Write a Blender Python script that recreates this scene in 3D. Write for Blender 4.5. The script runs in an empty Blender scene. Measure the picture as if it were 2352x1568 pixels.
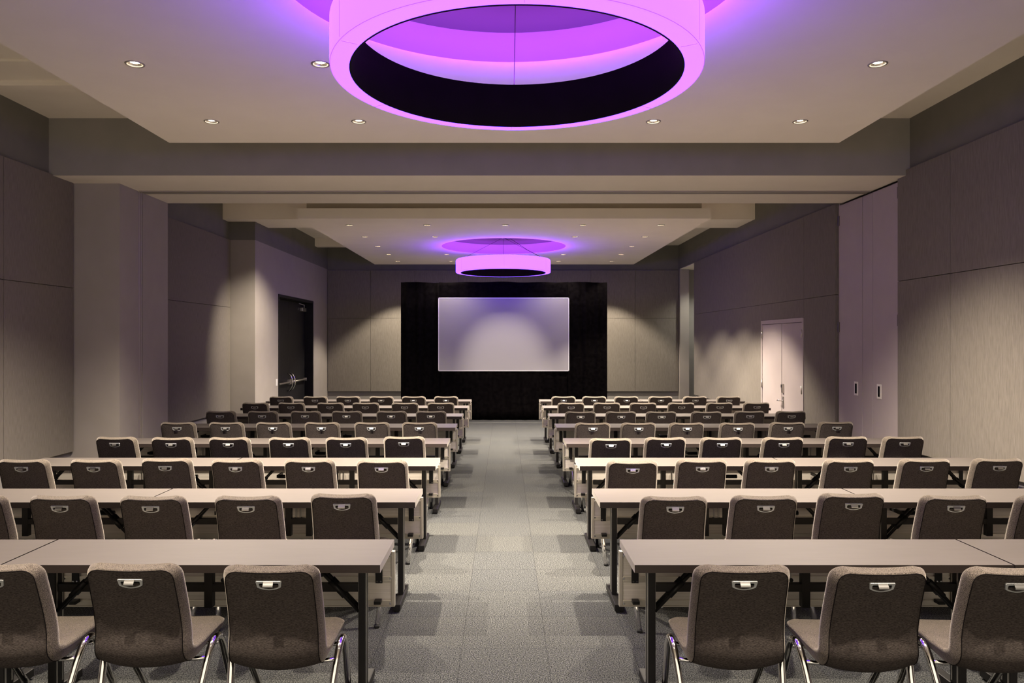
import bpy, bmesh, math, random
from mathutils import Vector, Matrix
random.seed(7)
PI = math.pi
S = bpy.context.scene
COL = S.collection

# ------------------------------------------------------------------ layout constants (metres)
F_PX = 1690.0
VPX, VPY = 1158.0, 783.0
EYE = 1.815
XL, XR = -5.05, 4.50            # side walls
XCH = -4.56                     # face of the chase on the far left
YB = 19.0                       # back wall
YN = -3.2                       # where the modelled room ends behind the viewpoint
ZC = 4.285                      # high ceiling
ZCL = 3.753                     # underside of the ceiling panels
ZBEAM = 3.65
PANEL_T = 3.665

# ------------------------------------------------------------------ materials
def mat(name, col, rough=0.6, metal=0.0, spec=0.5):
    m = bpy.data.materials.new(name); m.use_nodes = True
    b = m.node_tree.nodes['Principled BSDF']
    b.inputs['Base Color'].default_value = (*col, 1)
    b.inputs['Roughness'].default_value = rough
    b.inputs['Metallic'].default_value = metal
    b.inputs['Specular IOR Level'].default_value = spec
    return m

def nodes_of(m):
    nt = m.node_tree
    return nt, nt.nodes, nt.links, nt.nodes['Principled BSDF']

def speckle(m, c0, c1, scale, stretch=(1, 1, 1), detail=2.0, bump=0.0, lo=0.35, hi=0.65, coord='Object'):
    nt, N, L, b = nodes_of(m)
    tc = N.new('ShaderNodeTexCoord'); mp = N.new('ShaderNodeMapping')
    mp.inputs['Scale'].default_value = stretch
    L.new(tc.outputs[coord], mp.inputs['Vector'])
    nz = N.new('ShaderNodeTexNoise'); nz.inputs['Scale'].default_value = scale
    nz.inputs['Detail'].default_value = detail
    L.new(mp.outputs['Vector'], nz.inputs['Vector'])
    cr = N.new('ShaderNodeValToRGB')
    cr.color_ramp.elements[0].position = lo; cr.color_ramp.elements[0].color = (*c0, 1)
    cr.color_ramp.elements[1].position = hi; cr.color_ramp.elements[1].color = (*c1, 1)
    L.new(nz.outputs['Fac'], cr.inputs['Fac'])
    L.new(cr.outputs['Color'], b.inputs['Base Color'])
    if bump:
        bp = N.new('ShaderNodeBump'); bp.inputs['Strength'].default_value = bump
        bp.inputs['Distance'].default_value = 0.002
        L.new(nz.outputs['Fac'], bp.inputs['Height']); L.new(bp.outputs['Normal'], b.inputs['Normal'])
    return m

def emis(name, col, strength):
    m = mat(name, (0.8, 0.8, 0.8), 0.5)
    b = m.node_tree.nodes['Principled BSDF']
    b.inputs['Base Color'].default_value = (*[min(1, c)*.12 for c in col], 1)
    b.inputs['Emission Color'].default_value = (*col, 1)
    b.inputs['Emission Strength'].default_value = strength
    return m

M = {}
M['cream'] = speckle(mat('ceiling paint', (.6, .5, .4), 0.85, spec=.2), (.91, .84, .735), (.93, .86, .755), 3)
M['box_shade'] = mat('shade darkened box paint', (.42, .37, .29), 0.85, spec=.2)  # ceiling cream darkened, so the shadow above the panel is in the colour
M['cove_shade'] = mat('shade darkened cove paint', (.40, .33, .34), 0.85, spec=.2)  # darker than the ceiling to paint in the weaker warm light of the recess
M['lid_shade'] = mat('shade darkened cove lid paint', (.13, .105, .12), 0.85, spec=.2)  # darkened further, deeper shade on the lid put into its colour
M['grey_paint'] = speckle(mat('grey wall paint', (.2, .2, .2), 0.8, spec=.25), (.27, .255, .235), (.29, .27, .25), 4)
M['upper_shade'] = speckle(mat('shade darkened upper wall paint', (.2, .2, .2), 0.85, spec=.2), (.165, .16, .14), (.18, .172, .152), 4)  # wall grey made darker to paint in the dimmer light above the panels
M['column_paint'] = speckle(mat('column paint', (.3, .3, .3), 0.75, spec=.25), (.33, .298, .265), (.345, .312, .28), 4)
M['door_paint'] = speckle(mat('mauve door paint', (.3, .3, .3), 0.6, spec=.3), (.42, .36, .345), (.435, .375, .36), 4)
M['fabric'] = speckle(mat('woven wall fabric', (.2, .2, .2), 0.95, spec=.15), (.155, .138, .117), (.225, .202, .173), 30, (7, 7, .35), 4, 0.12, .3, .7)
M['base'] = mat('painted base', (.55, .50, .48), 0.6)
M['track'] = mat('track aluminium', (.36, .32, .28), 0.55, .1)
M['gasket'] = mat('dark gasket', (.03, .025, .025), 0.7)
M['black_door'] = speckle(mat('black door', (.02, .02, .02), 0.5, spec=.2), (.009, .0085, .010), (.013, .0125, .0135), 6)
M['steel'] = mat('brushed steel', (.55, .52, .48), 0.35, 1.0)
M['chrome'] = mat('polished chrome', (.82, .80, .78), 0.09, 1.0)
M['satin'] = mat('satin handle metal', (.50, .51, .51), 0.35, .35)
M['hinge'] = mat('dull hinge metal', (.16, .14, .13), 0.45, .8)
M['tab'] = mat('steel handle tab', (.42, .41, .40), 0.38, 1.0)
M['black'] = mat('black powder coat', (.007, .006, .006), 0.45, spec=.35)
M['rubber'] = mat('black rubber', (.01, .01, .01), 0.8)
M['void'] = mat('handle recess', (.004, .004, .004), 0.9, spec=.05)
M['silver'] = mat('silver strip', (.55, .53, .5), 0.3, .9)
M['alu'] = speckle(mat('brushed aluminium panel', (.5, .46, .4), 0.45, .12), (.74, .67, .59), (.86, .79, .71), 20, (.15, 4, 12), 3)
M['alu_lip'] = mat('aluminium profile', (.74, .68, .58), 0.34, .8)
M['laminate'] = speckle(mat('grey laminate', (.3, .26, .24), 0.42, spec=.45), (.112, .096, .087), (.119, .103, .093), 5, (1, 6, 1), 3)
M['edge'] = mat('dark brown edge band', (.030, .022, .019), 0.5, spec=.3)
M['end_edge'] = mat('pale end edge', (.62, .57, .51), 0.45)
M['chair_fabric'] = speckle(mat('charcoal heather upholstery', (.07, .06, .06), 0.95, spec=.12), (.022, .018, .015), (.225, .187, .148), 420, (1, 1, 1), 2, 0.5, .36, .70)
M['chair_fabric'].node_tree.nodes['Principled BSDF'].inputs['Sheen Weight'].default_value = 0.45
M['chair_fabric'].node_tree.nodes['Principled BSDF'].inputs['Sheen Roughness'].default_value = 0.45
M['chair_fabric'].node_tree.nodes['Principled BSDF'].inputs['Sheen Tint'].default_value = (1, .9, .8, 1)
M['back_fabric'] = speckle(mat('charcoal back panel weave', (.05, .045, .04), 0.95, spec=.1), (.028, .0225, .021), (.086, .071, .064), 300, (.35, 1, 1.6), 3, 0.4, .34, .68)
M['piping'] = mat('dark seam piping', (.010, .008, .008), 0.9, spec=.1)
M['velour'] = speckle(mat('black velour', (.004, .004, .004), 1.0, spec=.0), (.0022, .0018, .0020), (.0040, .0034, .0036), 12)
M['screen'] = mat('matte screen', (.33, .318, .322), 0.75, spec=.2)
M['screen_edge'] = mat('screen border', (.86, .84, .84), 0.6)
M['ring_glow'] = emis('pink lit diffuser', (.082, .0265, 1.0), 5.4)
M['ring_up'] = emis('violet uplight strip', (.42, .048, 1.0), 27.0)
M['ring_inner'] = speckle(mat('dark ring lining', (.01, .01, .01), 0.8, spec=.15), (.006, .003, .007), (.008, .004, .010), 5)
M['ring_seam'] = emis('diffuser seam', (.40, .09, .75), .8)
M['lens'] = emis('lamp lens', (1.0, .80, .55), 60.0)
M['reflector'] = mat('downlight reflector', (.75, .72, .68), 0.22, 1.0)
M['trim_ring'] = mat('downlight trim', (.36, .33, .30), 0.4, .6)
M['plate'] = mat('white switch plate', (.75, .74, .72), 0.4)
M['white'] = mat('white plastic', (.78, .74, .68), 0.4)

def carpet():
    m = mat('carpet tiles', (.12, .12, .13), 0.95, spec=.1)
    nt, N, L, b = nodes_of(m)
    tc = N.new('ShaderNodeTexCoord')
    mp = N.new('ShaderNodeMapping'); mp.inputs['Location'].default_value = (.25, .15, 0)
    L.new(tc.outputs['Object'], mp.inputs['Vector'])
    br = N.new('ShaderNodeTexBrick')
    br.offset = 0.0; br.squash = 1.0
    br.inputs['Scale'].default_value = 1.0
    br.inputs['Brick Width'].default_value = 0.5
    br.inputs['Row Height'].default_value = 0.5
    br.inputs['Mortar Size'].default_value = 0.0022
    br.inputs['Mortar Smooth'].default_value = 0.2
    br.inputs['Bias'].default_value = 0.0
    br.inputs['Color1'].default_value = (.92, .93, .95, 1)
    br.inputs['Color2'].default_value = (1.05, 1.04, 1.01, 1)
    br.inputs['Mortar'].default_value = (.55, .55, .57, 1)
    L.new(mp.outputs['Vector'], br.inputs['Vector'])
    nz = N.new('ShaderNodeTexNoise'); nz.inputs['Scale'].default_value = 150; nz.inputs['Detail'].default_value = 3
    L.new(tc.outputs['Object'], nz.inputs['Vector'])
    cr = N.new('ShaderNodeValToRGB')
    e = cr.color_ramp.elements
    e[0].position = .39; e[0].color = (.010, .011, .012, 1)
    e[1].position = .61; e[1].color = (.100, .101, .097, 1)
    n = e.new(.5); n.color = (.044, .0455, .046, 1)
    L.new(nz.outputs['Fac'], cr.inputs['Fac'])
    mx = N.new('ShaderNodeMix'); mx.data_type = 'RGBA'; mx.blend_type = 'MULTIPLY'
    mx.inputs['Factor'].default_value = 1.0
    L.new(cr.outputs['Color'], mx.inputs[6]); L.new(br.outputs['Color'], mx.inputs[7])
    L.new(mx.outputs[2], b.inputs['Base Color'])
    bp = N.new('ShaderNodeBump'); bp.inputs['Strength'].default_value = .4; bp.inputs['Distance'].default_value = .004
    L.new(nz.outputs['Fac'], bp.inputs['Height']); L.new(bp.outputs['Normal'], b.inputs['Normal'])
    return m
M['carpet'] = carpet()

# ------------------------------------------------------------------ mesh helpers
class MB:
    """collects shapes, then links them as ONE mesh object"""
    def __init__(self):
        self.bm = bmesh.new(); self.mats = []
    def mi(self, m):
        if m not in self.mats: self.mats.append(m)
        return self.mats.index(m)
    def box(self, x0, x1, y0, y1, z0, z1, m, over=None, bevel=0.0):
        """over: {'-z': mat, '+x': mat ...} for faces with another finish"""
        bm = self.bm
        v = [bm.verts.new((x, y, z)) for z in (z0, z1) for y in (y0, y1) for x in (x0, x1)]
        fs = {'-z': (0, 2, 3, 1), '+z': (4, 5, 7, 6), '-y': (0, 1, 5, 4), '+y': (2, 6, 7, 3), '-x': (0, 4, 6, 2), '+x': (1, 3, 7, 5)}
        made = []
        for k, ix in fs.items():
            f = bm.faces.new([v[i] for i in ix]); made.append(f)
            f.material_index = self.mi(M[(over or {}).get(k, m)])
        if bevel:
            es = {e for f in made for e in f.edges}
            bmesh.ops.bevel(bm, geom=list(es), offset=bevel, segments=2, affect='EDGES', profile=.7)
        return self
    def tube(self, pts, r, m, seg=10, closed=False, caps=True, ry=None):
        bm = self.bm; pts = [Vector(p) for p in pts]; n = len(pts); rings = []
        up = None
        for i, p in enumerate(pts):
            if closed: t = pts[(i+1) % n] - pts[i-1]
            else: t = pts[min(i+1, n-1)] - pts[max(i-1, 0)]
            t.normalize()
            if up is None:
                a = Vector((0, 0, 1)) if abs(t.z) < .9 else Vector((1, 0, 0))
                up = (a - t*a.dot(t)).normalized()
            else:
                up = (up - t*up.dot(t)).normalized()
            s = t.cross(up)
            rings.append([bm.verts.new(p + up*(r*math.cos(2*PI*k/seg)) + s*((ry or r)*math.sin(2*PI*k/seg))) for k in range(seg)])
        mi = self.mi(M[m])
        for i in range(n if closed else n-1):
            A, B = rings[i], rings[(i+1) % n]
            for k in range(seg):
                f = bm.faces.new((A[k], A[(k+1) % seg], B[(k+1) % seg], B[k])); f.material_index = mi; f.smooth = True
        if caps and not closed:
            for R in (rings[0], rings[-1]):
                f = bm.faces.new(R); f.material_index = mi
        return self
    def lathe(self, prof, m, c=(0, 0, 0), seg=32, smooth=True, mats=None, close=False):
        bm = self.bm; rings = []
        for (r, z) in prof:
            if r < 1e-6: rings.append([bm.verts.new((c[0], c[1], c[2]+z))])
            else: rings.append([bm.verts.new((c[0]+r*math.cos(2*PI*k/seg), c[1]+r*math.sin(2*PI*k/seg), c[2]+z)) for k in range(seg)])
        if close: rings.append(rings[0])
        for i in range(len(rings)-1):
            A, B = rings[i], rings[i+1]
            mi = self.mi(M[mats[i] if mats else m])
            for k in range(seg):
                k2 = (k+1) % seg
                if len(A) == 1 and len(B) == 1: continue
                if len(A) == 1: f = bm.faces.new((A[0], B[k2], B[k]))
                elif len(B) == 1: f = bm.faces.new((A[k], A[k2], B[0]))
                else: f = bm.faces.new((A[k], A[k2], B[k2], B[k]))
                f.material_index = mi; f.smooth = smooth
        return self
    def quad(self, pts, m, smooth=False):
        f = self.bm.faces.new([self.bm.verts.new(p) for p in pts]); f.material_index = self.mi(M[m]); f.smooth = smooth
        return self
    def xform(self, mx):
        bmesh.ops.transform(self.bm, matrix=mx, verts=self.bm.verts); return self
    def build(self, name, parent=None, loc=(0, 0, 0), recalc=True):
        if recalc: bmesh.ops.recalc_face_normals(self.bm, faces=self.bm.faces)
        me = bpy.data.meshes.new(name); self.bm.to_mesh(me); self.bm.free()
        for m in self.mats: me.materials.append(m)
        o = bpy.data.objects.new(name, me); COL.objects.link(o); o.location = loc
        if parent: o.parent = parent
        return o

def empty(name, loc=(0, 0, 0), rz=0):
    o = bpy.data.objects.new(name, None); COL.objects.link(o); o.location = loc; o.rotation_euler = (0, 0, rz)
    o.empty_display_size = .1
    return o
def tag(o, label, cat, group=None, kind=None):
    o['label'] = label; o['category'] = cat
    if group: o['group'] = group
    if kind: o['kind'] = kind
    return o
def struct(o, label, cat):
    return tag(o, label, cat, None, 'structure')
def copy_tree(o, parent=None):
    c = o.copy(); COL.objects.link(c); c.parent = parent
    for ch in list(o.children): copy_tree(ch, c)
    return c

# ------------------------------------------------------------------ camera
cam = bpy.data.cameras.new('camera'); co = bpy.data.objects.new('camera', cam); COL.objects.link(co)
co.location = (0, 0, EYE); co.rotation_euler = (PI/2, 0, 0)
cam.sensor_width = 36; cam.lens = 36*F_PX/2352
cam.shift_x = (1176-VPX)/2352; cam.shift_y = (VPY-784)/2352
cam.clip_start = .05; cam.clip_end = 200
S.camera = co

# ------------------------------------------------------------------ floor
struct(MB().box(XL-.3, XR+1.4, YN, YB+.3, -.12, 0, 'carpet').build('floor'), 'blue grey heathered carpet tile floor', 'floor')

# ------------------------------------------------------------------ ceiling, beam, bulkheads
mb = MB()
mb.box(XL-.3, XR+.3, YN, YB+.3, ZC, ZC+.2, 'cream')
struct(mb.build('ceiling'), 'high cream painted ceiling round the edges of the room', 'ceiling')
mb = MB().box(XL, XR, 8.16, 9.81, ZBEAM, ZC, 'grey_paint', {'-z': 'cream'})
beam = struct(mb.build('ceiling_beam'), 'deep grey faced beam crossing the room with cream underside', 'beam')
mb = MB()
for y0, y1, dz, m in ((8.985, 9.015, .014, 'track'), (9.03, 9.085, .008, 'track'), (9.10, 9.125, .014, 'track'), (9.016, 9.029, .003, 'gasket'), (9.086, 9.099, .003, 'gasket')):
    mb.box(-4.46, XR-.02, y0, y1, ZBEAM-dz, ZBEAM, m)
mb.build('partition_track', beam)
mb = MB().box(XL, XR, 13.2, 14.22, 4.0, ZC, 'cream')
struct(mb.build('ceiling_bulkhead'), 'cream dropped bulkhead crossing above the far ceiling panel', 'bulkhead')
mb = MB().box(XCH, -3.5, 17.72, 17.95, 4.10, ZC, 'cream')
struct(mb.build('trim_1'), 'small cream ceiling drop above the black door', 'trim')
mb = MB().box(XL, -3.2, 6.97, 7.09, 4.235, ZC, 'cream').box(XL, -3.2, 6.44, 6.50, 4.262, ZC, 'cream')
struct(mb.build('trim_2'), 'narrow cream ceiling strips at upper left', 'trim')

# ------------------------------------------------------------------ walls
def wall_panels(parent, plane, sign, runs, zrows, depth=.045, gap=.006):
    """fabric covered panels standing proud of a wall. plane: ('x', X) or ('y', Y)"""
    for (a0, a1) in runs:
        for (z0, z1) in zrows:
            b = MB(); g = gap/2
            if plane[0] == 'x':
                X = plane[1]; lo, hi = (X, X+depth) if sign > 0 else (X-depth, X)
                b.box(lo, hi, a0+g, a1-g, z0+g, z1-g, 'fabric', bevel=.003)
            else:
                Y = plane[1]
                b.box(a0+g, a1-g, Y-depth, Y, z0+g, z1-g, 'fabric', bevel=.003)
            b.build('fabric_panel', parent)

def runs_from(edges): return list(zip(edges[:-1], edges[1:]))

# left wall: near bay, column, middle bay, chase with the black doors
mb = MB()
mb.box(XL-.3, XL, YN, 13.47, 0, PANEL_T+.01, 'grey_paint').box(XL-.3, XL, YN, 13.47, PANEL_T+.01, ZC, 'upper_shade')
wl = struct(mb.build('wall_left'), 'left side wall with grey fabric panels below a shade darkened band', 'wall')
wall_panels(wl, ('x', XL), 1, runs_from([YN+.02, 0.03, 2.47, 4.91, 7.36, 8.555]), [(.53, 2.43), (2.43, PANEL_T)])
wall_panels(wl, ('x', XL), 1, runs_from([9.83, 10.0, 13.45]), [(.53, 2.43), (2.43, PANEL_T)])
mb = MB().box(XL, XL+.02, YN, 8.56, 0, .09, 'base').box(XL, XL+.02, 9.82, 13.46, 0, .09, 'base')
struct(mb.build('baseboard_left'), 'low painted base along the left wall', 'baseboard')
mb = MB()
mb.box(XL, -4.48, 8.57, 9.005, 0, ZBEAM, 'column_paint').box(XL, -4.48, 9.125, 9.80, 0, ZBEAM, 'column_paint').box(XL, -4.50, 9.004, 9.126, 0, ZBEAM, 'gasket')
wc = struct(mb.build('wall_column'), 'grey mauve painted column at left under the beam', 'column')
mb = MB()
for y0, y1, m, x in ((9.022, 9.045, 'track', -4.486), (9.052, 9.078, 'track', -4.490), (9.085, 9.108, 'track', -4.486)):
    mb.box(-4.505, x, y0, y1, 0, ZBEAM, m)
mb.build('partition_jamb', wc)
# chase with door recess
D0, D1, DT, DR = 14.85, 17.55, 2.765, .19
mb = MB()
mb.box(XL-.3, XCH, 13.47, D0, 0, PANEL_T, 'column_paint').box(XL-.3, XCH, D1, YB, 0, PANEL_T, 'column_paint')
mb.box(XL-.3, XCH, D0, D1, DT, PANEL_T, 'column_paint').box(XL-.3, XCH-DR-.06, D0, D1, 0, DT, 'black_door')
mb.box(XL-.3, XCH, 13.47, YB, PANEL_T, ZC, 'upper_shade')
struct(mb.build('wall_left.001'), 'projecting wall block at far left that holds the black doors', 'wall')
mb = MB()
j = .055
mb.box(XCH-DR, XCH+.012, D0, D0+j, 0, DT, 'black_door').box(XCH-DR, XCH+.012, D1-j, D1, 0, DT, 'black_door').box(XCH-DR, XCH+.012, D0+j, D1-j, DT-j, DT, 'black_door')
dl = struct(mb.build('door_1'), 'tall black double door with push bars in the left wall', 'door')
ym = (D0+D1)/2
for (a, b, s) in ((D0+j+.004, ym-.003, 1), (ym+.003, D1-j-.004, -1)):
    leaf = MB().box(XCH-DR-.045, XCH-DR+.01, a, b, .01, DT-j-.004, 'black_door', bevel=.004).build('door_leaf', dl)
    xb = XCH-DR+.01
    k = MB(); hy = ym - s*.085
    k.box(xb, xb+.05, min(hy, hy+s*.03)-.02, max(hy, hy+s*.03)+.02, .86, .97, 'steel', bevel=.006)
    k.tube([(xb+.055, a+.10, .915), (xb+.055, b-.10, .915)], .022, 'steel')
    k.box(xb, xb+.07, a+.07, a+.13, .88, .95, 'steel', bevel=.005).box(xb, xb+.07, b-.13, b-.07, .88, .95, 'steel', bevel=.005)
    k.build('push_bar', leaf)
    hp = ym - s*.10
    MB().tube([(xb, hp, .72), (xb+.06, hp, .76), (xb+.10, hp, .84), (xb+.112, hp, .915), (xb+.10, hp, .99), (xb+.06, hp, 1.07), (xb, hp, 1.11)], .014, 'chrome').build('pull_handle', leaf)
    cy = a+.25 if s > 0 else b-.25
    MB().box(xb, xb+.06, cy-.17, cy+.17, DT-j-.20, DT-j-.12, 'steel', bevel=.008).tube([(xb+.05, cy, DT-j-.12), (xb+.05, cy+.02, DT-j-.05), (xb+.02, cy+s*.3, DT-j-.03)], .01, 'steel').build('door_closer', leaf)
tag(MB().box(XCH, XCH+.008, 14.70, 14.78, .92, 1.055, 'plate', bevel=.002).box(XCH+.008, XCH+.013, 14.725, 14.755, .955, 1.02, 'plate').build('light_switch'),
    'white light switch plate beside the black double door', 'switch')

# back wall
mb = MB().box(XCH-.6, XR+1.2, YB, YB+.25, 0, PANEL_T-.02, 'grey_paint').box(XCH-.6, XR+1.2, YB, YB+.25, PANEL_T-.02, ZC, 'upper_shade')
wb = struct(mb.build('wall_back'), 'far wall of grey fabric panels behind the black drape', 'wall')
w = 1.135
xs = [XCH+.01] + [-3.44 + w*i for i in range(7)] + [XR-.01]
wall_panels(wb, ('y', YB), -1, runs_from(xs), [(.52, 2.40), (2.40, PANEL_T-.03)])
struct(MB().box(XCH, XR, YB-.02, YB, 0, .10, 'base').build('baseboard_back'), 'low painted base along the far wall', 'baseboard')

# right wall with pocket doors, double door and alcove
A0, A1 = 17.28, 18.82
P0, P1 = 8.34, 9.87
R0, R1, RT = 10.94, 12.74, 2.165
mb = MB()
for (y0, y1) in ((YN, P0), (P1, R0), (R1, A0)):
    mb.box(XR, XR+.25, y0, y1, 0, PANEL_T, 'grey_paint')
mb.box(XR, XR+.25, R0, R1, RT, PANEL_T, 'grey_paint')
mb.box(XR+.07, XR+.25, P0, P1, 0, PANEL_T, 'gasket')
mb.box(XR+.09, XR+.25, R0, R1, 0, RT, 'gasket')
mb.box(XR, XR+.25, YN, YB, PANEL_T, ZC, 'upper_shade')
# alcove
mb.box(XR+1.0, XR+1.2, A0-.2, YB, 0, PANEL_T, 'column_paint').box(XR+.25, XR+1.2, A0-.25, A0, 0, PANEL_T, 'column_paint')
mb.box(XR, XR+.23, A1, YB, 0, PANEL_T, 'column_paint').box(XR, XR+1.2, A0, YB, ZBEAM, ZBEAM+.015, 'cream')
wr = struct(mb.build('wall_right'), 'right side wall with grey fabric panels, alcove and dark upper band', 'wall')
wall_panels(wr, ('x', XR), -1, runs_from([YN+.02, 0.03, 2.47, 4.91, 7.35, P0-.005]), [(.60, 2.49), (2.49, 3.715)])
wall_panels(wr, ('x', XR), -1, [(P1+.03, R0)], [(.56, 2.44), (2.44, PANEL_T)])
wall_panels(wr, ('x', XR), -1, [(R0, R1)], [(RT+.002, 2.44)], gap=.003)
wall_panels(wr, ('x', XR), -1, [(R1, A0-.01)], [(.56, 2.44)], gap=.003)
wall_panels(wr, ('x', XR), -1, [(R0, A0-.01)], [(2.44, PANEL_T)])
mb = MB().box(XR-.02, XR, YN, P0, 0, .09, 'base').box(XR-.02, XR, P1+.03, R0-.02, 0, .09, 'base').box(XR-.02, XR, R1+.02, A0, 0, .09, 'base')
struct(mb.build('baseboard_right'), 'low painted base along the right wall', 'baseboard')

# pocket doors of the folding partition
pd = struct(MB().box(XR-.01, XR+.06, P1-.035, P1, 0, ZBEAM-.02, 'door_paint').box(XR+.0, XR+.06, P0, P0+.012, 0, ZBEAM-.02, 'gasket').build('door_2'),
            'tall mauve pocket door leaves under the beam in the right wall', 'door')
for (a, b, pull) in ((9.210, P1-.04, 9.36), (8.948, 9.194, None), (P0+.015, 8.941, 8.785)):
    leaf = MB().box(XR-.02, XR+.045, a, b, .01, ZBEAM-.03, 'door_paint', bevel=.003).build('door_leaf', pd)
    if pull:
        MB().box(XR-.026, XR-.019, pull-.05, pull+.05, 1.125, 1.30, 'white', bevel=.002).box(XR-.028, XR-.0255, pull-.022, pull+.022, 1.15, 1.275, 'void').build('recessed_pull', leaf)
for y, z in ((P1-.03, 3.42), (P1-.03, 2.0), (P0+.01, 3.50), (P0+.01, 2.05)):
    MB().box(XR-.035, XR-.015, y-.014, y+.014, z-.065, z+.065, 'hinge', bevel=.003).build('hinge', pd)

# mauve double door
fr = .05
mb = MB().box(XR-.055, XR+.09, R0, R0+fr, 0, RT, 'door_paint').box(XR-.055, XR+.09, R1-fr, R1, 0, RT, 'door_paint').box(XR-.055, XR+.09, R0+fr, R1-fr, RT-.065, RT, 'door_paint')
dr = struct(mb.build('door_3'), 'mauve double door with lever handle in the right wall', 'door')
ym = (R0+R1)/2 - .03
l1 = MB().box(XR-.045, XR+.01, R0+fr+.004, ym-.008, .01, RT-.071, 'door_paint', bevel=.003).build('door_leaf', dr)
l2 = MB().box(XR-.045, XR+.01, ym+.008, R1-fr-.004, .01, RT-.071, 'door_paint', bevel=.003).build('door_leaf', dr)
k = MB().tube([(XR-.045, ym-.07, .86), (XR-.10, ym-.07, .86)], .012, 'chrome').tube([(XR-.10, ym-.07, .86), (XR-.105, ym-.0, .86), (XR-.10, ym+.07, .855)], .010, 'chrome')
k.lathe([(0, 0), (.03, 0), (.03, .012), (0, .012)], 'chrome', seg=20)
k2 = MB().box(XR-.052, XR-.045, ym-.095, ym-.045, .74, .93, 'steel', bevel=.002)
k.bm.free()
k = MB().tube([(XR-.052, ym-.07, .865), (XR-.10, ym-.07, .865)], .012, 'chrome').tube([(XR-.10, ym-.085, .865), (XR-.105, ym-.0, .865), (XR-.10, ym+.06, .86)], .010, 'chrome')
k.build('lever_handle', l1); k2.build('handle_plate', l1)
MB().box(XR-.07, XR-.045, ym-.095, ym-.035, .99, 1.13, 'steel', bevel=.004).box(XR-.078, XR-.069, ym-.09, ym-.04, 1.07, 1.125, 'black', bevel=.004).build('keypad_lock', l1)
for y, lf in ((R0+fr, l1), (R1-fr, l2)):
    for z in (1.925, 1.08, .25):
        MB().tube([(XR-.058, y, z-.06), (XR-.058, y, z+.06)], .011, 'steel').box(XR-.053, XR-.044, y-.02, y+.02, z-.055, z+.055, 'steel').build('hinge', lf)

# ------------------------------------------------------------------ ceiling panels with round coves
PX0, PX1 = -3.275, 3.275
def cloud(y0, y1, cx, cy, R, name, label, holes):
    b = MB(); b.box(PX0, PX1, y0, y1, ZCL, ZCL+.165, 'cream')
    o = b.build(name)
    cut = MB()
    cut.lathe([(0, -.1), (R, -.1), (R, .4), (0, .4)], 'cream', (cx, cy, ZCL), 96)
    for (hx, hy) in holes:
        cut.lathe([(0, -.05), (.058, -.05), (.058, .10), (0, .10)], 'cream', (hx, hy, ZCL), 24)
    c = cut.build('cutter')
    md = o.modifiers.new('b', 'BOOLEAN'); md.operation = 'DIFFERENCE'; md.solver = 'EXACT'; md.object = c
    dg = bpy.context.evaluated_depsgraph_get()
    me = bpy.data.meshes.new_from_object(o.evaluated_get(dg))
    o.modifiers.clear(); old = o.data; o.data = me
    bpy.data.objects.remove(c)
    # suspension box above, open over the cove so the cove has a higher lid
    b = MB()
    b.box(PX0+.12, PX1-.12, y0+.10, cy-R-.02, ZCL+.165, ZC, 'box_shade').box(PX0+.12, PX1-.12, cy+R+.02, y1-.02, ZCL+.165, ZC, 'box_shade')
    b.box(PX0+.12, cx-R-.02, cy-R-.02, cy+R+.02, ZCL+.165, ZC, 'box_shade').box(cx+R+.02, PX1-.12, cy-R-.02, cy+R+.02, ZCL+.165, ZC, 'box_shade')
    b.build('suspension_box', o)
    b = MB()
    b.lathe([(R-.002, ZCL+.001), (R-.002, ZCL+.205), (0, ZCL+.205)], 'cove_shade', (cx, cy, 0), 96, mats=['cove_shade', 'lid_shade'])
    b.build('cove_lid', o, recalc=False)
    return struct(o, label, 'ceiling panel')

RX = (-2.585, -1.285, .018, 1.318, 2.615)
NEAR_Y = (6.50, 5.15, 3.78, 2.41, 1.04)
FAR_Y = (12.29, 13.67, 15.06, 16.46, 17.85)
def grid(Y):
    pts = []
    for r, y in enumerate(Y):
        ix = (0, 1, 2, 3, 4) if r in (0, 4) else ((0, 1, 3, 4) if r in (1, 3) else (0, 4))
        for n, i in enumerate(ix): pts.append((RX[i], y, r, n, len(ix)))
    return pts
NEAR_P, FAR_P = grid(NEAR_Y), grid(FAR_Y)
RING_N = (.065, 3.93, 3.215); RING_F = (-.02, 15.12, 3.215)
COVE_R = 1.27
cloud(.28, 7.20, RING_N[0]-.03, 3.85, COVE_R, 'ceiling.001', 'large cream dropped ceiling panel overhead in the near half', [(p[0], p[1]) for p in NEAR_P])
cloud(11.65, 18.62, -.01, 15.12, COVE_R, 'ceiling.002', 'cream dropped ceiling panel in the far half of the room', [(p[0], p[1]) for p in FAR_P])

# ------------------------------------------------------------------ recessed downlights
def make_downlight():
    t = empty('recessed_downlight')
    MB().lathe([(.050, .002), (.053, -.004), (.062, -.005), (.066, 0), (.060, .001)], 'trim_ring', seg=28).build('trim_ring', t)
    MB().lathe([(.0535, 0), (.050, .008), (.044, .016), (.040, .020)], 'reflector', seg=28).build('reflector', t, recalc=False)
    MB().lathe([(.041, .020), (.03, .013), (.015, .010), (0, .009)], 'lens', seg=24).build('lamp_lens', t)
    return t
def spot(parent, power):
    l = bpy.data.lights.new('downlight_lamp', 'SPOT'); l.energy = power; l.color = (1.0, .87, .70)
    l.spot_size = math.radians(116); l.spot_blend = 1.0; l.shadow_soft_size = .03
    o = bpy.data.objects.new('downlight_lamp', l); COL.objects.link(o); o.parent = parent; o.location = (0, 0, -.008)
YD_SCREEN = 16.8
ORD = ['first', 'second', 'third', 'fourth', 'fifth', 'sixth']
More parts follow.
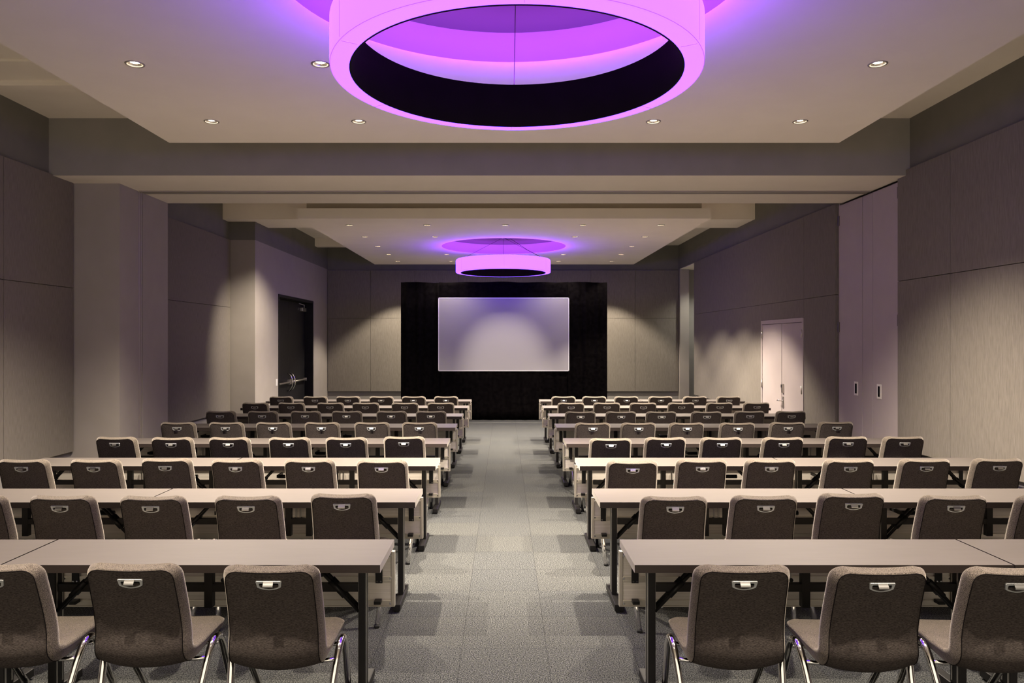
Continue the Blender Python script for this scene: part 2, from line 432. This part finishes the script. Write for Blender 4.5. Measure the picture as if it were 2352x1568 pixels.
rown_near = ['row beside the beam', 'second row from the beam', 'third row from the beam', 'fourth row from the beam', 'fifth row from the beam']
rown_far = ['row nearest the beam', 'second row from the beam', 'third row from the beam', 'fourth row from the beam', 'row nearest the far wall']
P_NEAR = [830, 60, 30, 340, 12]
P_FAR = [600, 520, 430, 70, 340]
proto = None
for pts, nm, rn, PW in ((NEAR_P, 'near', rown_near, P_NEAR), (FAR_P, 'far', rown_far, P_FAR)):
    for (x, y, r, n, cnt) in pts:
        if proto is None: d = proto = make_downlight()
        else: d = copy_tree(proto)
        d.location = (x, y, ZCL)
        tag(d, f'round downlight {ORD[n]} from the left, {rn[r]}, {nm} ceiling panel', 'downlight', f'downlights in the {nm} ceiling panel')
LIGHTS = [o for o in COL.objects if o.name.startswith('recessed_downlight')]
PW = [P_NEAR[p[2]] for p in NEAR_P] + [P_FAR[p[2]] for p in FAR_P]
for d, p in zip(LIGHTS, PW): spot(d, p)
for o in COL.objects:
    if o.type == 'LIGHT' and o.parent and abs(o.parent.location.x-RX[2]) < .01:
        if abs(o.parent.location.y-FAR_Y[0]) < .01:        # accent lamp turned towards the screen
            v = Vector((0, YD_SCREEN-FAR_Y[0], 1.35-ZCL)); o.rotation_euler = v.to_track_quat('-Z', 'Y').to_euler()
            o.data.spot_size = math.radians(28); o.data.spot_blend = .9; o.data.energy = 560
        if abs(o.parent.location.y-NEAR_Y[0]) < .01: o.data.energy = 950; o.data.spot_size = math.radians(64)
for o in COL.objects:
    if o.type == 'LIGHT' and o.parent and abs(abs(o.parent.location.x)-2.6) < .05 and o.parent.location.y > 11:
        if o.parent.location.x < 0 and o.parent.location.y < 13:      # accent lamp turned towards the wall block
            v = Vector((-4.58-o.parent.location.x, 13.75-o.parent.location.y, 1.6-ZCL)); o.rotation_euler = v.to_track_quat('-Z', 'Y').to_euler()
            o.data.spot_size = math.radians(56); o.data.spot_blend = 1.0; o.data.energy = 430
        elif o.parent.location.x < 0 and o.parent.location.y < 17: o.data.spot_size = math.radians(97); o.data.energy *= .5
        else: o.data.spot_size = math.radians(97); o.data.spot_blend = .35; o.data.energy *= .72
for o in COL.objects:
    if o.type == 'LIGHT' and o.parent and abs(o.parent.location.y-NEAR_Y[3]) < .01: o.data.spot_size = math.radians(74)
# lamp in the alcove ceiling
al = bpy.data.lights.new('alcove_lamp', 'SPOT'); al.energy = 60; al.color = (.95, .93, .80); al.spot_size = math.radians(120); al.spot_blend = .8; al.shadow_soft_size = .05
ao = bpy.data.objects.new('alcove_lamp', al); COL.objects.link(ao); ao.location = (XR+.45, 18.0, ZBEAM-.05)

# ------------------------------------------------------------------ ring pendants
def make_ring():
    t = empty('ring_pendant')
    Ro, Ri, H = .972, .866, .265
    prof = [(Ri+.006, 0), (Ro-.014, .000), (Ro-.005, .003), (Ro-.001, .010), (Ro, .022), (Ro, H-.03), (Ro-.01, H-.008), (Ro-.02, H)]
    MB().lathe(prof, 'ring_glow', seg=128).build('glowing_diffuser', t)
    MB().lathe([(Ri+.008, -.003), (Ri, -.004), (Ri-.004, .004), (Ri-.004, H+.004), (Ri+.008, H+.006)], 'ring_inner', seg=128).build('dark_lining', t)
    MB().lathe([(Ri+.008, H-.004), (Ro-.02, H-.004)], 'ring_up', seg=128).build('uplight_strip', t)
    b = MB()
    for k in range(6):
        a = PI*2*k/6 + PI/2+.02
        ca, sa = math.cos(a), math.sin(a)
        p = [((Ro+.0006)*ca, (Ro+.0006)*sa, H-.03), ((Ro+.0006)*ca, (Ro+.0006)*sa, .045), ((Ro+.0006)*ca, (Ro+.0006)*sa, .02), ((Ro-.010)*ca, (Ro-.010)*sa, -.0006), ((Ri+.02)*ca, (Ri+.02)*sa, -.0008)]
        b.tube(p, .0012, 'ring_seam', 6)
    b.tube([((Ro-.0025)*math.cos(2*PI*k/96), (Ro-.0025)*math.sin(2*PI*k/96), .0052) for k in range(96)], .0018, 'ring_seam', 6, closed=True)
    b.build('diffuser_seam', t)
    zt = ZCL+.205-RING_N[2]
    b = MB().lathe([(0, zt-.03), (.05, zt-.03), (.055, zt), (0, zt)], 'trim_ring', seg=24); b.build('canopy', t)
    for k in range(4):
        a = PI/2*k
        MB().tube([((Ri+.02)*math.cos(a), (Ri+.02)*math.sin(a), H), (.02*math.cos(a), .02*math.sin(a), zt-.028)], .0026, 'black', 6).build('cable', t)
    MB().tube([(.03, -.02, zt-.03), (.10, -.03, zt-.07), (.16, -.02, zt-.05), (.5, 0, .47), (Ri+.03, .01, H)], .004, 'black', 6).build('power_cord', t)
    return t
r1 = make_ring(); r1.location = RING_N
tag(r1, 'huge glowing pink ring pendant light hanging close overhead', 'pendant light', 'glowing ring pendants')
r2 = copy_tree(r1); r2.location = RING_F
tag(r2, 'glowing pink ring pendant light hanging in front of the projection screen', 'pendant light', 'glowing ring pendants')

# ------------------------------------------------------------------ drape and screen
def curtain(x0, x1, z0, z1, y, amp, n, ragged=0.0, seed=0):
    b = MB(); rnd = random.Random(seed); N = int((x1-x0)/.02); rows = 5
    ph = [rnd.uniform(0, 6.28) for _ in range(4)]
    g = []
    for i in range(N+1):
        x = x0 + (x1-x0)*i/N; u = (x-x0)
        dy = amp*(.6*math.sin(u*n+ph[0]) + .3*math.sin(u*n*1.7+ph[1]) + .2*math.sin(u*n*.45+ph[2]))
        col = []
        for k in range(rows+1):
            z = z0 + (z1-z0)*k/rows
            if k == rows: z += ragged*(.5*math.sin(u*3.1+ph[3]) + .5*math.sin(u*7.3+ph[1]))
            col.append((b.bm.verts.new((x, y+dy*(1.1-.3*k/rows), z)), b.bm.verts.new((x, y+.012+dy*(1.1-.3*k/rows), z))))
        g.append(col)
    mi = b.mi(M['velour'])
    def q(*v):
        f = b.bm.faces.new(v); f.material_index = mi; f.smooth = True
    for i in range(N):
        for k in range(rows):
            q(g[i][k][0], g[i+1][k][0], g[i+1][k+1][0], g[i][k+1][0]); q(g[i][k][1], g[i][k+1][1], g[i+1][k+1][1], g[i+1][k][1])
        q(g[i][rows][0], g[i+1][rows][0], g[i+1][rows][1], g[i][rows][1]); q(g[i][0][0], g[i][0][1], g[i+1][0][1], g[i+1][0][0])
    for i in (0, N):
        for k in range(rows): q(g[i][k][0], g[i][k+1][0], g[i][k+1][1], g[i][k][1])
    return b
YD = 16.85
DX0, DX1, DZ = -2.365, 2.358, 3.158
SX0, SX1, SZ0, SZ1 = -1.503, 1.482, 1.128, 2.805
dk = empty('screen_drape', (0, YD, 0)); tag(dk, 'tall black pipe and drape surround framing the projection screen', 'drape')
def dp(b, n): return b.build(n, dk)
dp(curtain(DX0, SX0+.02, .004, DZ, .0, .030, 26, .012, 1), 'side_curtain')
dp(curtain(SX1-.02, DX1, .004, DZ, .0, .030, 26, .012, 2), 'side_curtain')
dp(curtain(SX0+.01, SX1-.01, SZ1-.02, DZ+.008, .012, .016, 14, .014, 3), 'valance')
dp(curtain(SX0+.01, SX1-.01, .004, SZ0+.02, .012, .024, 24, .0, 4), 'skirt_curtain')
b = MB()
for x in (DX0+.03, DX1-.03): b.tube([(x, .12, 0), (x, .12, DZ-.04)], .02, 'black', 10)
b.tube([(DX0+.03, .12, DZ-.05), (DX1-.03, .12, DZ-.05)], .02, 'black', 10)
b.build('pipe_frame', dk)
sc = empty('projection_screen', (0, YD-.06, 0)); tag(sc, 'wide matte projection screen set in the middle of the black drape', 'screen')
MB().box(SX0+.015, SX1-.015, .0, .006, SZ0+.015, SZ1-.015, 'screen').build('screen_surface', sc)
b = MB()
b.box(SX0, SX1, -.004, .02, SZ0, SZ0+.016, 'screen_edge').box(SX0, SX1, -.004, .02, SZ1-.016, SZ1, 'screen_edge').box(SX0, SX0+.016, -.004, .02, SZ0, SZ1, 'screen_edge').box(SX1-.016, SX1, -.004, .02, SZ0, SZ1, 'screen_edge')
b.build('screen_frame', sc)
b = MB()
for x in (SX0+.3, SX1-.3): b.box(x-.02, x+.02, .16, .20, 0, SZ0+.1, 'black').box(x-.02, x+.02, .02, .20, SZ0+.03, SZ0+.07, 'black')
b.build('screen_leg', sc)

# ------------------------------------------------------------------ training table (built once per side)
TL, TD, TZ, TT = 1.824, .46, .737, .038
def make_table(side, inner=True):
    """side -1: aisle end at +x ; side +1: aisle end at -x. origin: middle of near edge, on the floor"""
    t = empty('training_table'); h = TL/2; a = -side    # a: sign of x towards the aisle
    bm = MB()
    bm.box(-h, h, 0, TD, TZ-TT, TZ, 'edge', {'+z': 'laminate', **({('+x' if a > 0 else '-x'): 'end_edge'} if inner else {('-x' if a > 0 else '+x'): 'end_edge'})})
    bm.box(-h+.0, h-.0, 0, .0015, TZ-.002, TZ+.0004, 'edge')
    bm.build('tabletop', t)
    py = .23
    for s in (-1, 1):
        x = s*(h-.125)
        lg = MB().box(x-.018, x+.018, py-.04, py+.04, .045, TZ-TT, 'black', bevel=.003).build('leg', t)
        b = MB()
        for yy in (py-.024, py+.024):
            b.box(x-.0205, x+.0205, yy-.005, yy+.005, .07, TZ-TT-.03, 'silver')
        b.build('leg_strip', lg)
        MB().box(x-.026, x+.026, -.005, .425, .012, .055, 'black', bevel=.006).build('foot', lg)
        b = MB()
        for yy in (.02, .40): b.lathe([(0, 0), (.018, 0), (.018, .012), (0, .012)], 'rubber', (x, yy, 0), 12)
        for yy in (.02, .40): b.lathe([(0, 0), (.006, 0), (.006, .004), (0, .004)], 'chrome', (0, 0, 0), 10) if False else None
        b.build('glide', lg)
        b = MB()
        for yy in (py-.022, py+.022):
            p0 = Vector((x-s*.018, yy, .44)); p1 = Vector((x-s*.26, yy, TZ-TT-.004))
            b.tube([p0, p1], .010, 'black', 8)
            q0 = p0.lerp(p1, .30); q1 = p0.lerp(p1, .60)
            b.tube([q0, q1], .0155, 'black', 8)
        b.tube([(x-s*.12, py-.022, .545), (x-s*.12, py+.022, .545)], .007, 'black', 8)
        b.build('fold_brace', lg)
        MB().box(x-s*.02-.028, x-s*.02+.028, py+.03, TD+.018, .395, .412, 'black').lathe([(0, 0), (.008, 0), (.008, .004), (0, .004)], 'chrome', (0, 0, 0), 10).build('panel_arm', lg) if False else None
        MB().box(min(x+s*.018, x+s*.055), max(x+s*.018, x+s*.055), TD-.03, TD+.016, .392, .410, 'black', bevel=.002).build('panel_arm', lg)
    MB().box(-h+.143, h-.143, py-.018, py+.018, .536, .576, 'black', bevel=.004).build('stretcher', t)
    # modesty panel behind the far edge
    y0 = TD+.018
    mp = MB().box(-h+.02, h-.02, y0+.004, y0+.010, .368, .665, 'alu').build('modesty_panel', t)
    b = MB()
    b.box(-h+.001, h-.001, y0-.006, y0+.012, .366, .372, 'alu_lip').box(-h+.02, h-.02, y0-.004, y0+.006, .372, .402, 'alu_lip', bevel=.002)
    b.box(-h+.02, h-.02, y0-.002, y0+.006, .498, .512, 'alu_lip', bevel=.002).box(-h+.02, h-.02, y0-.006, y0+.006, .512, .532, 'alu_lip', bevel=.002)
    b.box(-h+.02, h-.02, y0-.003, y0+.008, .655, .668, 'alu_lip', bevel=.002)
    b.build('panel_ledge', mp)
    for s in (-1, 1):
        x = s*(h-.010)
        b = MB().box(x-.010, x+.010, y0-.006, y0+.026, .366, .668, 'alu_lip', bevel=.003)
        for z in (.385, .522, .645):
            b.tube([(x-s*.014, y0-.006, z), (x-s*.014, y0-.010, z)], .0065, 'chrome', 8)
        b.build('panel_stile', mp)
        xb = s*(h-.085)
        b = MB().box(xb-.019, xb+.019, y0-.012, y0-.007, .497, TZ-TT, 'black', bevel=.001)
        for dx in (-.010, .010): b.tube([(xb+dx, y0-.012, .507), (xb+dx, y0-.015, .507)], .0045, 'chrome', 8)
        b.build('panel_bracket', t)
    # centre hangers and slides
    for dx in (0, .145):
        MB().box(a*dx-.021, a*dx+.021, py-.02, py+.02, .455, TZ-TT, 'black', bevel=.003).build('hanger', t)
    b = MB()
    for dx in (-.016, .016):
        b.box(dx-.006, dx+.006, y0-.018, y0-.008, .52, TZ-TT, 'silver', bevel=.002)
        b.tube([(dx*1.25, y0-.022, .516), (dx*1.25, y0-.008, .516)], .011, 'black', 10)
    b.build('panel_slide', t)
    for s in (-1, 1):
        xx = s*.50
        MB().tube([(xx-.05, py+.12, .585), (xx+.05, py+.12, .585)], .017, 'black', 10).box(xx-.06, xx-.045, py+.10, y0, .575, .60, 'black').build('damper', t)
    return t

TABLES = []
D_FAR = [4.000, 5.380, 6.800, 8.180, 9.615, 10.97, 12.31, 13.60]
ROWN = ['row closest to the viewer', 'second closest row', 'third closest row', 'fourth closest row', 'fourth row from the screen', 'third row from the screen', 'second row from the screen', 'row nearest the screen']
for side, xin in ((-1, -.597), (1, .645)):
    pr = {}
    for r, df in enumerate(D_FAR):
        for k in range(2):
            if k not in pr: t = pr[k] = make_table(side, k == 0)
            else: t = copy_tree(pr[k])
            jx = [0, .002, .006, -.002, -.012, -.008, .006, -.004][r] if side < 0 else [-.017, -.004, .007, .008, .010, .004, -.008, 0][r]
            cx = xin + jx + side*(TL/2 + k*(TL+.010))
            t.location = (cx, df-TD + random.uniform(-.003, .003)*(k > 0), 0)
            nm = 'left' if side < 0 else 'right'
            where = 'beside the aisle' if k == 0 else 'on the wall side'
            TABLES.append((side, r, k, t))
            tag(t, f'grey laminate training table {where}, {ROWN[r]}, {nm} block', 'table', f'training tables in the {nm} block')

# ------------------------------------------------------------------ upholstered stacking chair
def make_chair():
    t = empty('stacking_chair')
    # back surface of the shell on its centre line, chair frame: y forward, origin under the top of the back
    ctrl = [(.000, .842), (.030, .755), (.060, .665), (.080, .590), (.088, .535), (.086, .490), (.090, .455), (.108, .425), (.140, .405), (.19, .398), (.28, .402), (.38, .410), (.46, .412), (.505, .412)]
    # resample with Catmull-Rom
    P = [Vector((c[0], c[1])) for c in ctrl]; fine = []
    for i in range(len(P)-1):
        p0, p1, p2, p3 = P[max(i-1, 0)], P[i], P[i+1], P[min(i+2, len(P)-1)]
        for k in range(10):
            u = k/10
            fine.append(.5*((2*p1) + (p2-p0)*u + (2*p0-5*p1+4*p2-p3)*u*u + (3*p1-p0-3*p2+p3)*u**3))
    fine.append(P[-1])
    acc = [0]
    for i in range(1, len(fine)): acc.append(acc[-1] + (fine[i]-fine[i-1]).length)
    total = acc[-1]
    def at(s):
        s = min(max(s, 0), total)
        for i in range(1, len(acc)):
            if acc[i] >= s:
                u = (s-acc[i-1])/max(acc[i]-acc[i-1], 1e-9); p = fine[i-1].lerp(fine[i], u)
                a = fine[max(i-2, 0)]; b = fine[min(i+1, len(fine)-1)]
                return p, (b-a).normalized()
    def lerp_tab(tab, s):
        for (a, va), (b, vb) in zip(tab[:-1], tab[1:]):
            if s <= b: return va + (vb-va)*max(0, (s-a))/(b-a)
        return tab[-1][1]
    WB = [(0, .372), (.18, .378), (.30, .384), (.42, .392), (.50, .398), (.60, .402), (total, .41)]
    WF = [(0, .412), (.18, .416), (.30, .420), (.42, .432), (.50, .440), (.60, .448), (total, .450)]
    TH = [(0, .052), (.2, .052), (.35, .056), (.45, .062), (.6, .058), (total, .050)]
    BU = [(0, .003), (.12, .008), (.25, .016), (.36, .028), (.44, .040), (.52, .036), (.62, .018), (total, .004)]
    rt, rf = .046, .06
    st = [-.004, 0, .004, .010, .018, .028, .046] + [.046 + (total-.106)*k/34 for k in range(1, 35)] + [total-.045, total-.03, total-.018, total-.008, total-.002, total+.003]
    rings = []
    for s in st:
        c, tg = at(s); nrm = Vector((-tg.y, tg.x))        # towards the sitter
        if nrm.x < 0 and tg.y < -.3: nrm = -nrm
        n3 = Vector((0, nrm.x, nrm.y)); c3 = Vector((0, c.x, c.y)); t3 = Vector((0, tg.x, tg.y))
        if s < 0: c3 = c3 + t3*s
        if s > total: c3 = c3 + t3*(s-total)
        wb, wf, th, bu = lerp_tab(WB, s), lerp_tab(WF, s), lerp_tab(TH, s), lerp_tab(BU, s)
        sh = 0; v0, v1 = 0, 1
        if s < rt: u = max(s, 0); sh = rt - math.sqrt(max(rt*rt-(rt-u)**2, 0))
        if s > total-rf: u = max(total-s, 0); sh = rf - math.sqrt(max(rf*rf-(rf-u)**2, 0))
        if s < 0 or s > total: v0, v1 = .14, .86; sh += .006
        wb -= 2*sh; wf -= 2*sh
        dip = .008*max(0, 1-max(s, 0)/.07)
        ring = []
        def pt(x, v):
            w_ = max(wb, wf)/2; q = max(0, 1-(x/w_)**2)
            vv = v0 + (v1-v0)*v
            return c3 + Vector((x, 0, 0)) + n3*(th*vv - bu*q) + t3*(dip*q)
        nb = 10
        for k in range(nb+1): ring.append(pt(wb/2*(-1+2*k/nb)*.994, 0))
        ring += [pt(wb/2+.002, .07), pt(wb/2*.6+wf/2*.4+.004, .35), pt(wb/2*.3+wf/2*.7+.005, .65), pt(wf/2+.002, .88)]
        for k in range(nb+1): ring.append(pt((wf/2-.010)*(1-2*k/nb), 1))
        ring += [pt(-(wf/2+.002), .88), pt(-(wb/2*.3+wf/2*.7+.005), .65), pt(-(wb/2*.6+wf/2*.4+.004), .35), pt(-(wb/2+.002), .07)]
        rings.append(ring)
    split = min(range(len(st)), key=lambda i: abs(st[i]-.50))
    def loft(i0, i1, name, cap0, cap1):
        b = MB(); vs = [[b.bm.verts.new(p) for p in rings[i]] for i in range(i0, i1+1)]; mi = b.mi(M['chair_fabric']); n = len(vs[0])
        for i in range(len(vs)-1):
            for k in range(n):
                f = b.bm.faces.new((vs[i][k], vs[i][(k+1) % n], vs[i+1][(k+1) % n], vs[i+1][k])); f.smooth = True
                f.material_index = b.mi(M['back_fabric']) if (k < 10 and i0 + i > 0) else mi
        for flag, R in ((cap0, vs[0]), (cap1, vs[-1])):
            if flag:
                nb = 10                        # strip cap between the back face and the front face
                back = [R[-1]] + R[0:nb+1] + [R[nb+1]]; 
                front = R[nb+5:nb+5+nb+1][::-1]
                front = [R[(nb+5+nb+1)]] + front + [R[nb+4]]
                mid_l = [R[nb+5+nb+3], R[nb+5+nb+2]]; mid_r = [R[nb+2], R[nb+3]]
                for k in range(len(back)-1):
                    f = b.bm.faces.new((back[k], back[k+1], front[k+1], front[k])); f.smooth = False; f.material_index = mi
                f = b.bm.faces.new((back[0], front[0], mid_l[1], mid_l[0])); f.material_index = mi; f.smooth = True
                f = b.bm.faces.new((back[-1], mid_r[0], mid_r[1], front[-1])); f.material_index = mi; f.smooth = True
        return b.build(name, t)
    back = loft(0, split, 'backrest', True, False)
    loft(split, len(st)-1, 'seat', False, True)
    # seam piping round the back panel
    nb = 10
    path = [rings[i][0] for i in range(split, 0, -1)] + [rings[1][k] for k in range(1, nb)] + [rings[i][nb] for i in range(1, split+1)]
    MB().tube([p + Vector((0, -.0008, .0)) for p in path], .0019, 'piping', 6).build('piping', back)
    # carry handle
    c, tg = at(.062); up = Vector((0, -tg.x, -tg.y)); nrm = Vector((-tg.y, tg.x)); nrm = nrm if nrm.x > 0 else -nrm
    out = -Vector((0, nrm.x, nrm.y)); o3 = Vector((0, c.x, c.y)) + out*.006
    def loc(x, bb, oo): return o3 + Vector((x, 0, 0)) + up*bb + out*oo
    def outline(wt, wb2, top, bot, sag, n=8):
        pts = [(-wt, top-.004), (-wt+.004, top), (wt-.004, top), (wt, top-.004), (wb2+.001, bot+.004)]
        for k in range(n+1):
            u = 1-2*k/n; pts.append(((wb2-.004)*u, bot - sag*(1-u*u)))
        pts.append((-wb2-.001, bot+.004)); return pts
    O = outline(.055, .050, .020, -.014, .011); I = outline(.042, .040, .009, -.0125, .0085)
    b = MB(); n = len(O); mi = b.mi(M['satin'])
    L = [[b.bm.verts.new(loc(x, y, oo)) for (x, y) in ol] for ol, oo in ((O, -.004), (O, .003), ([(x*.97, y*.97) for x, y in O], .005), (I, .004), (I, -.004))]
    for A, B in zip(L[:-1], L[1:]):
        for k in range(n):
            f = b.bm.faces.new((A[k], A[(k+1) % n], B[(k+1) % n], B[k])); f.material_index = mi
    hd = b.build('carry_handle', t)
    b = MB(); f = b.bm.faces.new([b.bm.verts.new(loc(x, y, -.0005)) for x, y in I]); f.material_index = b.mi(M['void']); b.build('handle_recess', hd)
    b = MB(); mi = b.mi(M['tab'])
    prof = [(.019, .004), (.014, .010), (.009, .017), (.005, .021), (.001, .022), (-.002, .019), (.000, .017), (.003, .018), (.007, .014), (.012, .007), (.016, .002)]
    A = [b.bm.verts.new(loc(-.021, p, q)) for p, q in prof]; B = [b.bm.verts.new(loc(.021, p, q)) for p, q in prof]
    for k in range(len(prof)):
        k2 = (k+1) % len(prof); f = b.bm.faces.new((A[k], A[k2], B[k2], B[k])); f.material_index = mi
    b.bm.faces.new(A).material_index = mi; b.bm.faces.new(B[::-1]).material_index = mi
    b.build('handle_tab', hd)
    # bent tube side frames
    for s in (-1, 1):
        R = Vector((s*.204, .085, .012)); A = Vector((s*.254, .300, .530)); Fp = Vector((s*.214, .615, .012))
        a = A + (R-A).normalized()*.21; bq = A + (Fp-A).normalized()*.21
        pts = [R, R.lerp(a, .5)] + [(1-u)**2*a + 2*u*(1-u)*A + u*u*bq for u in [k/14 for k in range(15)]] + [bq.lerp(Fp, .5), Fp]
        sf = MB().tube(pts, .0165, 'chrome', 14).build('side_frame', t)
        for q, d in ((R, (a-R).normalized()), (Fp, (bq-Fp).normalized())):
            MB().tube([q+d*.004, q, Vector((q.x, q.y, 0.0))], .0178, 'rubber', 12).build('foot_cap', sf)
    for y, z, hw in ((.232, .372, .238), (.405, .376, .240)):
        MB().tube([(-hw, y, z), (-hw+.05, y, z-.006), (hw-.05, y, z-.006), (hw, y, z)], .010, 'chrome', 10).build('cross_bar', t)
    return t

CH = {}
CH[-1] = [
 [(621, 1303), (305, 1299), (-12, 1300)],
 [(787, 1137), (568, 1142), (350, 1142), (142, 1141), (-61, 1141)],
 [(878, 1058), (710, 1057), (543, 1057), (382, 1055), (218, 1057), (53, 1057)],
 [(928, 1004), (795, 1006), (664, 1006), (526, 1006), (395, 1006), (266, 1005)],
 [(966, 971), (854, 971), (739, 971), (627.5, 971), (519, 971), (408, 971)],
 [(990, 945), (899, 945), (796.5, 945), (701.6, 945), (603, 945), (506.5, 945)],
 [(1012.5, 925.5), (929.6, 925.7), (839.6, 925.5), (758.6, 925.5), (669, 925.5), (586, 925.5)],
 [(1024.8, 911), (950, 911), (876, 911), (799.5, 911), (724, 911), (645.5, 911)]]
CH[1] = [
 [(1704, 1303), (2020, 1307), (2330, 1308)],
 [(1549, 1143), (1756, 1141), (1957, 1136), (2191, 1141), (2411, 1141)],
 [(1447, 1060), (1612, 1057), (1770, 1057), (1951, 1057), (2125, 1056), (2292, 1055)],
 [(1402.5, 1008), (1529, 1006), (1657.6, 1006), (1799, 1006), (1946, 1004), (2076, 1004)],
 [(1359, 972), (1466.6, 972), (1577.6, 972), (1694, 972), (1809, 971), (1920.5, 970)],
 [(1333, 946), (1426.5, 946), (1519, 946), (1623, 946), (1722, 945), (1817, 945)],
 [(1311.6, 925.7), (1394, 925.5), (1477.7, 925.7), (1565, 925.5), (1653, 925.2), (1737.8, 925)],
 [(1291.4, 911), (1365, 911), (1439, 911), (1517.6, 911), (1596.7, 911), (1674, 911)]]
ROWC = ['row closest to the viewer', 'second closest row', 'third closest row', 'fourth closest row', 'fourth row from the screen', 'third row from the screen', 'second row from the screen', 'row nearest the screen']
pr = None; CHAIRS = []
for side in (-1, 1):
    for r in range(8):
        for n, (px, py) in enumerate(CH[side][r]):
            d = F_PX*(EYE-.850)/(py-VPY)
            x = (px-VPX)/F_PX*(d+.005)
            if pr is None: t = pr = make_chair()
            else: t = copy_tree(pr)
            t.location = (x, d-.028, 0); t.rotation_euler = (0, 0, math.radians(random.uniform(-1.3, 1.3)))
            nm = 'left' if side < 0 else 'right'
            CHAIRS.append((side, r, t))
            tag(t, f'grey padded chair {ORD[n]} from the aisle, {ROWC[r]}, {nm} block', 'chair', f'chairs in the {nm} block')

# keep chair feet clear of the table feet
for (sd, r, k, t) in TABLES:
    legs = [c for c in t.children if c.name.startswith('leg')]
    for lg in legs:
        s_ = 1 if sum(v.co.x for v in lg.data.vertices) > 0 else -1
        aisle_end = (k == 0 and s_ == -sd)
        for _ in range(3):
            for (sd2, r2, c) in CHAIRS:
                if sd2 != sd or r2 != r: continue
                for q in (-1, 1):
                    gap = c.location.x + q*.216 - math.sin(c.rotation_euler.z)*.60 - (t.location.x + s_*(TL/2-.125) + lg.location.x)
                    need = .0560 - abs(gap)
                    if need > 0:
                        sg = 1 if gap > 0 else -1
                        if aisle_end: c.location.x += sg*need*.6; lg.location.x -= sg*need*.42
                        else: lg.location.x -= sg*need*1.02

# ------------------------------------------------------------------ world (warm fill added to brighten the room through its open rear end)
W = bpy.data.worlds.new('world'); S.world = W; W.use_nodes = True
bg = W.node_tree.nodes['Background']; bg.inputs['Color'].default_value = (1.0, .87, .68, 1); bg.inputs['Strength'].default_value = .8

S.view_settings.view_transform = 'Standard'; S.view_settings.look = 'None'; S.view_settings.gamma = 1.0
S.view_settings.use_curve_mapping = False; S.view_settings.exposure = 0.98
S.cycles.max_bounces = 8; S.cycles.diffuse_bounces = 5; S.cycles.glossy_bounces = 4
S.cycles.sample_clamp_indirect = 6.0
S.cycles.caustics_reflective = False; S.cycles.caustics_refractive = False
